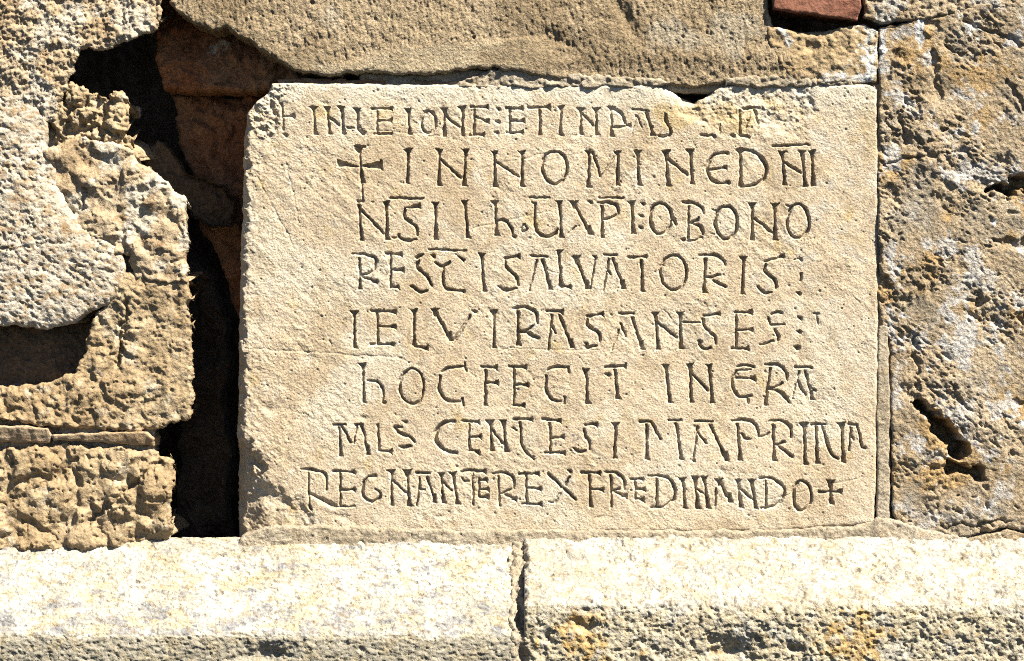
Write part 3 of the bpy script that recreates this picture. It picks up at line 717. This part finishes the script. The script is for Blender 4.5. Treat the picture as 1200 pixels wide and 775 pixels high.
def h_slab(X, Y, d):
    h = 1.5*fbm(X, Y, 170, 2, 230)+.6*fbm(X, Y, 45, 3, 231)
    u = X*.75+Y*.66; v = -X*.66+Y*.75
    grain = .26*fbm(X, Y, 6.5, 3, 232, .7)+.42*fbm(u*.5, v*1.1, 12, 3, 235, .6)
    rgh = .75+.9*sstep(-.1, .6, fbm(X, Y, 90, 3, 238))+.5*sstep(420, 330, X)
    h += grain*rgh
    h -= 1.3*pits(X, Y, 21, 236, .4, 2.4)+.7*pits(X, Y, 8, 237, .32, 1.7)
    for (a, b, c, e, r) in SCR:
        i0, i1 = np.searchsorted(X[:, 0], [min(a, c)-6, max(a, c)+6]); j0, j1 = np.searchsorted(Y[0], [min(b, e)-6, max(b, e)+6])
        if i1 <= i0 or j1 <= j0: continue
        q = (slice(i0, i1), slice(j0, j1))
        h[q] -= .6*sstep(r+.9, 0, capsule(X[q]+1.6*fbm(X[q], Y[q], 14, 3, 239), Y[q]+1.6*fbm(X[q], Y[q], 14, 3, 240), a, b, c, e, .1, .1))
    dx = 8*fbm(X, Y, 22, 4, 241); dy = 6*fbm(X, Y, 22, 4, 242)
    # broken patch at the top right of the first line
    br = sstep(5, -9, sdf_poly(X+dx, Y+dy, [(768, 92), (950, 92), (958, 120), (935, 158), (900, 158), (880, 140), (858, 140), (842, 155), (812, 140), (790, 128)]))
    h -= br*(3.6+1.7*billow(X, Y, 26, 4, 243, .55)+.7*fbm(X, Y, 6, 3, 244))
    h -= sstep(3, -5, sdf_poly(X+dx*.6, Y+dy*.6, [(780, 96), (850, 94), (832, 112), (815, 124), (797, 118)]))*9
    # chipped corners
    bl = sstep(8, -12, sdf_poly(X+dx*1.4, Y+dy*1.2, [(260, 515), (296, 520), (308, 560), (325, 575), (352, 590), (372, 620), (372, 650), (260, 650)]))
    h -= bl*(7+3.2*billow(X, Y, 60, 3, 245, .5)+14*sstep(316, 276, X+.5*dx))
    tl = sstep(6, -6, sdf_poly(X+dx*.8, Y+dy*.8, [(270, 90), (340, 88), (336, 112), (322, 132), (320, 165), (304, 168), (292, 150), (270, 170)]))
    h -= tl*(2.2+2.6*billow(X, Y, 18, 4, 246, .6))
    h -= 3.5*sstep(4, -3, capsule(X+dx*.3, Y+dy*.3, 318, 118, 322, 152, 2, 1))
    # gash through the R of the last line
    g = capsule(X+dx*.3, Y+dy*.3, 362, 579, 392, 594, 2.2, 4); h -= 4.2*sstep(1.5, -4, g)*(1+.3*fbm(X, Y, 6, 2, 247))
    # worn left arris
    h -= 15*sstep(11, -3, X-(281+.5*dx-(Y-300)*.016))*(.85+.4*fbm(X, Y, 16, 3, 248))+1.6*sstep(30, 8, X-281+dx)*np.abs(fbm(X, Y, 12, 3, 249))
    for (a, b, rx, ry, dd) in ((316, 478, 12, 5, 2.2), (316, 482, 5, 4, 2), (300, 380, 8, 14, 1.4), (296, 305, 9, 12, 1.5), (655, 508, 5, 4, 1), (423, 418, 20, 4, .8), (380, 120, 6, 3, 1.3), (425, 490, 6, 3, 2), (420, 502, 4, 5, 1), (490, 428, 4, 3, 1), (402, 605, 9, 4, 1.6), (520, 605, 7, 4, 1.8), (525, 600, 4, 4, 1.2), (700, 606, 7, 3, 1.4), (846, 550, 5, 5, 1.6), (850, 594, 4, 4, 1), (960, 380, 6, 4, .8), (675, 160, 5, 2, 1), (640, 105, 6, 3, 1.3)):
        h -= dd*dent(X+.4*dx, Y+.4*dy, a, b, rx, ry)
    wear = 1-.3*br-.2*bl
    cv = samp(CARVE, X, Y)
    return h-cv*wear
def s_slab(X, Y, h):
    st = no_stain(X)
    st = blend_stain(st, (.62, .46, .22), .75*sstep(.1, .5, .7*fbm(X, Y, 40, 4, 251)+1.0*dent(X, Y, 850, 132, 90, 26)-.25))
    st = blend_stain(st, (.60, .47, .26), .6*sstep(.15, .5, .6*fbm(X, Y, 30, 4, 252)+.8*dent(X, Y, 1018, 150, 14, 60)-.2))
    st = blend_stain(st, (.68, .65, .58), .5*sstep(.12, .6, .6*fbm(X, Y, 26, 5, 253, .65)+.42*dent(X, Y, 960, 240, 110, 140)+.3*dent(X, Y, 700, 130, 60, 20)-.2))
    st = blend_stain(st, (.78, .70, .56), .6*sstep(.0, .5, fbm(X, Y, 110, 4, 254)))
    st = blend_stain(st, (.50, .37, .22), .45*sstep(.12, .55, fbm(X, Y*.6, 75, 6, 256, .7)))
    st = blend_stain(st, (.84, .79, .66), .7*sstep(130, 98, Y+14*fbm(X, Y, 30, 3, 257)))
    for (a, b, r) in ((652, 519, 3.4), (673, 513, 4.6)):
        st = blend_stain(st, (.10, .12, .16), sstep(.1, .45, gn(X, Y, 2.6, 255)+.15)*sstep(r+1.5, r-1.5, np.hypot(X-a, Y-b)))
    return st
body, parts, V, S = relief('slab_face', SP, h_slab, MATS['slab_sandstone'], slab, SO, step=SST, rough=1.0, rscale=18, rnd=4.5, side=120, rows=26,
                           stainfun=s_slab, labels=lambda X, Y: samp(LAB, X, Y, True), seed=40, sidejit=2.4)
for q, F in parts:
    ch = LET[q-1][0]
    nm = {'+': 'carved_cross', ':': 'carved_dots', '=': 'carved_bar', '-': 'carved_bar', "'": 'carved_mark'}.get(ch, 'carved_letter')
    mesh_from(nm, V, F, S, MATS['slab_sandstone'], slab, SO)

# ------------------------------------------------------------------ plinth under the wall
PO = (0.0, -0.05, Z0-0.50)
plinth = empty('stone_plinth', PO, 'sloping pale stone plinth of two blocks running along the foot of the wall', 'plinth')
def ledge(name, x0, x1, ztop, run, drop, seed, mat='plinth_limestone', label=None, hf=None, stf=None, bow=0, step=1.25, lift=0.0, below=150, inset=0.0):
    xs = axis(x0, x1, -15, 1215, step)
    prof = np.concatenate([np.arange(-30, run+drop*.0+np.hypot(run, drop)-run, step)*1.0]); Ls = np.hypot(run, drop)
    s = np.concatenate([np.arange(-25, Ls, step), np.arange(Ls, Ls+below, step)])
    A, B = np.meshgrid(xs, s, indexing='ij')
    edge = 2.2*fbm(A, 0*A+5, 40, 4, seed+30, .6)
    a1 = np.array([run/Ls, -drop/Ls])                       # along slope (out, up)
    t = np.clip(B, -25, Ls); f = np.maximum(B-Ls-0, 0)
    out = t*a1[0]; up = np.where(t > 0, t*a1[1], 0)-f
    rr = 5.0                                                # rounded arris
    k = np.exp(-np.abs(B-Ls)/rr)*rr*.45
    n = np.where(B < Ls, 0, 1)
    bl = sstep(Ls-5, Ls+5, B)
    nx = (drop/Ls)*(1-bl)+1*bl; nz = (run/Ls)*(1-bl); nl = np.hypot(nx, nz); nx /= nl; nz /= nl
    disp = hf(A, B, Ls)-k
    de = np.minimum(A-x0-4*fbm(A, B, 22, 5, seed+33, .6), x1-A-4*fbm(A, B, 22, 5, seed+34, .6)); disp -= 4.5*np.clip(1-de/5, 0, 1.6)**2
    out = out+disp*nx-inset*0; up = up+disp*nz+lift*(1-0)*0+edge*bl*.6
    Xp = A; H = out; Yp = ztop-up
    V = world(Xp, Yp, H).reshape(-1, 3)
    idx = np.arange(A.size).reshape(A.shape)
    F = np.stack([idx[:-1, :-1], idx[:-1, 1:], idx[1:, 1:], idx[1:, :-1]], -1).reshape(-1, 4)
    # end walls
    extra = []; VV = [V]; base = len(V)
    for col, sg in ((0, 1), (A.shape[0]-1, -1)):
        e = V[idx[col]].copy(); e[:, 1] = 0.12; VV.append(e); c = base+np.arange(len(e)); base += len(e)
        q = np.stack([idx[col][:-1], c[:-1], c[1:], idx[col][1:]], -1); extra.append(q if sg > 0 else q[:, ::-1])
    F = np.concatenate([F]+extra); V = np.concatenate(VV)
    st = stf(A, B, Ls).reshape(-1, 4); st = np.concatenate([st, np.zeros((len(V)-len(st), 4))])
    TRIS[0] += 2*len(F)
    o = mesh_from(name, V, F, st, MATS[mat], plinth, PO)
    if label: o['label'] = label
    return o
def hl(A, B, Ls):
    h = 2.4*fbm(A, B, 110, 3, 270)+1.0*fbm(A, B*1.4, 12, 4, 271, .62)-1.8*pits(A, B, 15, 272, .3, 2.6)-3*pits(A, B, 55, 273, .3, 5)
    h += .9*fbm(A*.6, B*1.4, 7, 3, 275, .65)-1.3*crev(A, B*1.2, 7, 276, .24)
    for (x, y, r, d) in ((545, Ls-22, 9, 4), (320, Ls+22, 24, 12), (20, Ls-20, 12, 5)): h -= d*dent(A+6*fbm(A, B, 10, 3, 274), B, x, y, r, r*.55)
    return h
def sl_(A, B, Ls):
    st = no_stain(A)
    st = blend_stain(st, (.72, .69, .62), .85*sstep(-.15, .25, fbm(A, B, 60, 5, 284, .7)))
    st = blend_stain(st, (.62, .49, .28), .65*sstep(.16, .42, fbm(A, B*1.4, 46, 6, 280, .68)-.03))
    st = blend_stain(st, (.30, .30, .32), .85*sstep(.10, .34, fbm(A, B*1.8, 36, 6, 281, .72)+.55*sstep(Ls-70, Ls-15, B)-.38)*sstep(Ls+4, Ls-4, B))
    st = blend_stain(st, (.34, .24, .13), .5*crev(A, B*1.2, 11, 285, .34, .12))
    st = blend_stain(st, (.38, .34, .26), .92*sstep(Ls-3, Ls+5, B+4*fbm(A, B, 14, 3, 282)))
    st = blend_stain(st, (.46, .38, .24), .6*sstep(.1, .4, fbm(A, B, 22, 4, 283))*sstep(Ls, Ls+6, B))
    return st
ledge('stone', -180, 603, 632, 100, 101, 300, label='left plinth block, bleached white with yellow lichen', hf=hl, stf=sl_)
def hr(A, B, Ls):
    h = 3+2.4*fbm(A, B, 110, 3, 290)+1.3*fbm(A, B, 12, 4, 291, .62)-(2.2*crev(A, B, 15, 292, .3, .2)+1.1*crev(A, B*1.2, 6.5, 295, .24))*np.where(B > Ls, 1, .25+.9*sstep(-.1, .4, fbm(A, B, 60, 3, 298)))-3.5*pits(A+4*fbm(A, B, 9, 3, 299), B*1.3, 44, 293, .5, 5)+.5*fbm(A, B, 6, 3, 297, .65)
    dx = 7*fbm(A, B, 12, 3, 294)
    for (x, y, r, d) in ((680, Ls+20, 16, 9), (690, Ls+5, 10, 6), (850, Ls+52, 34, 14), (920, Ls+48, 10, 9), (1200, Ls+52, 26, 12), (1060, Ls+10, 9, 4), (640, Ls+35, 9, 7)): h -= d*dent(A+dx, B, x, y, r, r*.6)
    h -= 1.3*sstep(Ls, Ls+8, B)*billow(A, B, 26, 4, 296)
    return h
def sr(A, B, Ls):
    st = no_stain(A)
    st = blend_stain(st, (.72, .68, .61), .85*sstep(-.15, .25, fbm(A, B, 60, 5, 315, .7)))
    st = blend_stain(st, (.56, .44, .26), .55*sstep(.2, .4, fbm(A, B, 22, 5, 310, .62)))
    st = blend_stain(st, (.36, .34, .31), .6*sstep(.2, .42, fbm(A, B, 30, 5, 311, .65)-.02))
    st = blend_stain(st, (.32, .23, .13), .55*crev(A, B*1.2, 10, 316, .32, .12))
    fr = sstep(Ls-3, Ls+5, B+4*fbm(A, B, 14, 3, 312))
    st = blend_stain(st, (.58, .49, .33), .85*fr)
    st = blend_stain(st, (.60, .38, .13), .85*fr*sstep(.1, .4, .6*fbm(A, B, 20, 4, 313)+.9*dent(A, B, 680, Ls+35, 40, 40)+.9*dent(A, B, 985, Ls+40, 50, 35)-.3))
    st = blend_stain(st, (.56, .55, .52), .5*fr*sstep(.1, .4, .8*fbm(A, B, 26, 4, 314)-.02))
    return st
ledge('stone', 614, 1380, 630, 98, 70, 320, label='right plinth block, pitted and stained orange on its face', hf=hr, stf=sr)
def hm(A, B, Ls): return -1.5+3*fbm(A, B, 24, 3, 330)+lumps(A, B, 13, 331, 4)+.9*fbm(A, B, 6, 3, 332)-11*dent(A+5*fbm(A, B, 12, 3, 333), B, 610, Ls-14, 5, 20)-10*dent(A, B, 612, Ls+30, 6, 12)
ledge('mortar', 596, 640, 634, 98, 92, 340, mat='lime_mortar', hf=hm, stf=lambda A, B, L: no_stain(A))
print('TRIS', TRIS[0], 'letters', len(parts))
